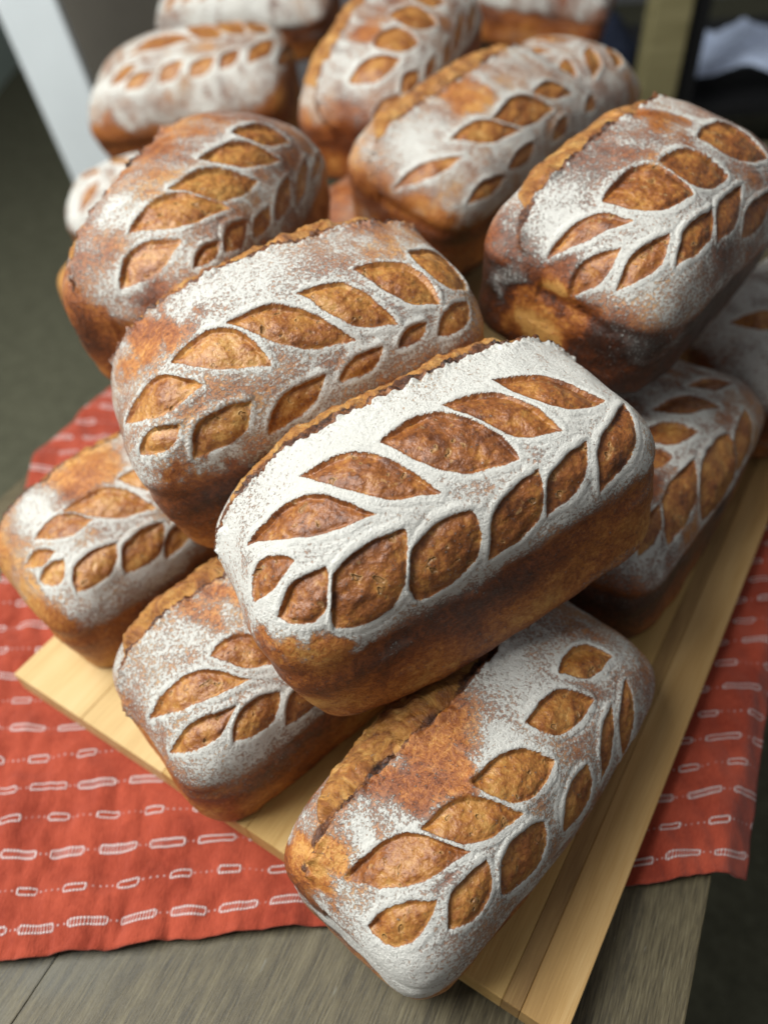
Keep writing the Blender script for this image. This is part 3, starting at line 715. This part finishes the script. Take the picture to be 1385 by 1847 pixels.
OPT = {
 'hero': dict(seed=1, cell=0.00078, flour=0.8, patch=0.22, ear=(-0.98, 0.98, 18, 75, 0.0030, 11.0), burn=1.3, bake=0.34, gold=0.35, label='large heavily floured loaf with a wheat-ear scoring on top of the pile, in the centre'),
 'front': dict(seed=2, cell=0.00095, flour=0.52, patch=0.3, ear=(-0.97, 0.95, 14, 69, 0.0034, 8.0), bake=0.36, gold=0.10, fedge=-0.5, enddrop=-0.2, label='loaf lying at the front right of the board, its long split side open'),
 'frontmid': dict(seed=3, flour=0.54, patch=0.3, ear=(-1.02, 0.95, 12, 70, 0.003, 3.5), bake=0.36, gold=0.22, label='loaf at the front of the board tucked under the top one'),
 'left': dict(seed=4, flour=0.4, patch=0.3, ear=(-0.95, 0.95, 12, 62, 0.003, 5), bake=0.27, gold=-0.02, label='golden thinly floured loaf overhanging the left corner of the board'),
 'midleft': dict(seed=5, cell=0.001, flour=0.45, patch=0.3, ear=(-0.9, 0.95, 15, 76, 0.0030, 8.0), burn=1.2, bake=0.33, gold=0.05, label='loaf directly behind the top loaf with a burnt ragged ear'),
 'backleft': dict(seed=6, flour=0.36, patch=0.3, ear=(-0.95, 0.85, 12, 54, 0.003, 3.5), bake=0.36, gold=0.10, label='thinly floured loaf at the left of the second row with a black burnt ear tip'),
 'backmid': dict(seed=7, flour=0.54, patch=0.3, ear=(-0.98, 0.95, 12, 72, 0.003, 5), bake=0.30, gold=0.10, label='pale loaf with few leaf cuts in the middle of the third row'),
 'right': dict(seed=8, cell=0.00105, flour=0.5, patch=0.3, ear=(-0.98, 0.95, 12, 62, 0.0035, 4.5), bake=0.46, side_bake_light=0.33, gold=0.35, label='dark-sided loaf at the right edge with a torn orange ear'),
 'topleft': dict(seed=9, fedge=0.22, flour=0.56, patch=0.3, bake=0.33, gold=0.10, cell=0.0016, label='loaf lying crosswise at the top left of the pile with narrow wheat cuts'),
 'topmid': dict(seed=10, flour=0.54, patch=0.3, ear=(-1.0, 0.95, 5, 74, 0.0035, 3.0), bake=0.36, gold=0.10, cell=0.0015, label='loaf pointing away at the top middle with a wide golden split'),
 'rightlow': dict(seed=11, flour=0.52, patch=0.35, ear=(-0.9, 0.9, 10, 50, 0.002, 3.0), bake=0.40, side_bake_light=0.2, gold=0.20, label='shaded loaf on the board under the right end of the top loaf'),
 'top11': dict(seed=12, flour=0.70, patch=0.4, bake=0.4, cell=0.0018, label='farthest loaf at the top left, lying crosswise and cut by the picture edge', gen=7),
 'top12': dict(seed=13, flour=0.60, patch=0.4, bake=0.5, cell=0.0018, label='loaf with a bare orange brown side at the top right of the pile', gen=5),
 'farright': dict(seed=14, flour=0.75, patch=0.3, bake=0.5, cell=0.0018, label='shadowed loaf cut off by the right edge below the dark-sided loaf', gen=4),
 'sliver': dict(seed=15, flour=0.75, patch=0.4, bake=0.3, cell=0.0018, label='loaf end showing as a white sliver behind the burnt-tipped loaf at left', gen=5),
 'behind': dict(seed=16, flour=0.5, patch=0.3, bake=0.35, cell=0.0018, label='rounded loaf end peeping out behind the pale third-row loaf', gen=5),
 'under': dict(seed=18, flour=0.2, patch=0.3, bake=0.5, cell=0.0018, label='brown loaf side glimpsed deep in the gap below the top middle loaf', gen=0),
 'tip': dict(seed=17, flour=0.05, patch=0.1, bake=0.2, cell=0.0018, label='bare tan loaf tip sticking out at the left below the burnt-tipped loaf', gen=0),
}
POSE.update({
 'farright': (0.318, 0.490, 0.0350, 0.62, 0.0, 0.22, 1.0, 1.0, 0.95),
 'sliver': (-0.212, 0.835, 0.004, 0.15, 0.0, 0.05, 1.0, 0.95, 0.95),
 'behind': (0.150, 0.715, 0.115, 0.75, 0.0, 0.1, 1.0, 1.0, 0.95),
 'under': (0.030, 0.690, 0.030, 0.75, 0.0, 0.0, 1.0, 1.0, 1.0),
 'tip': (-0.170, 0.650, 0.030, 0.50, 0.0, 0.0, 1.0, 0.95, 0.8),
})
for key, opt in OPT.items():
    p = POSE[key]
    lv = LEAVES.get(key)
    if lv is None:
        n = opt.get('gen', 0)
        lv = generic_leaves(L0 * p[6] / 2, W0 * p[7] / 2, H0 * p[8], n) if n else []
    build_loaf(key, p, lv, opt)
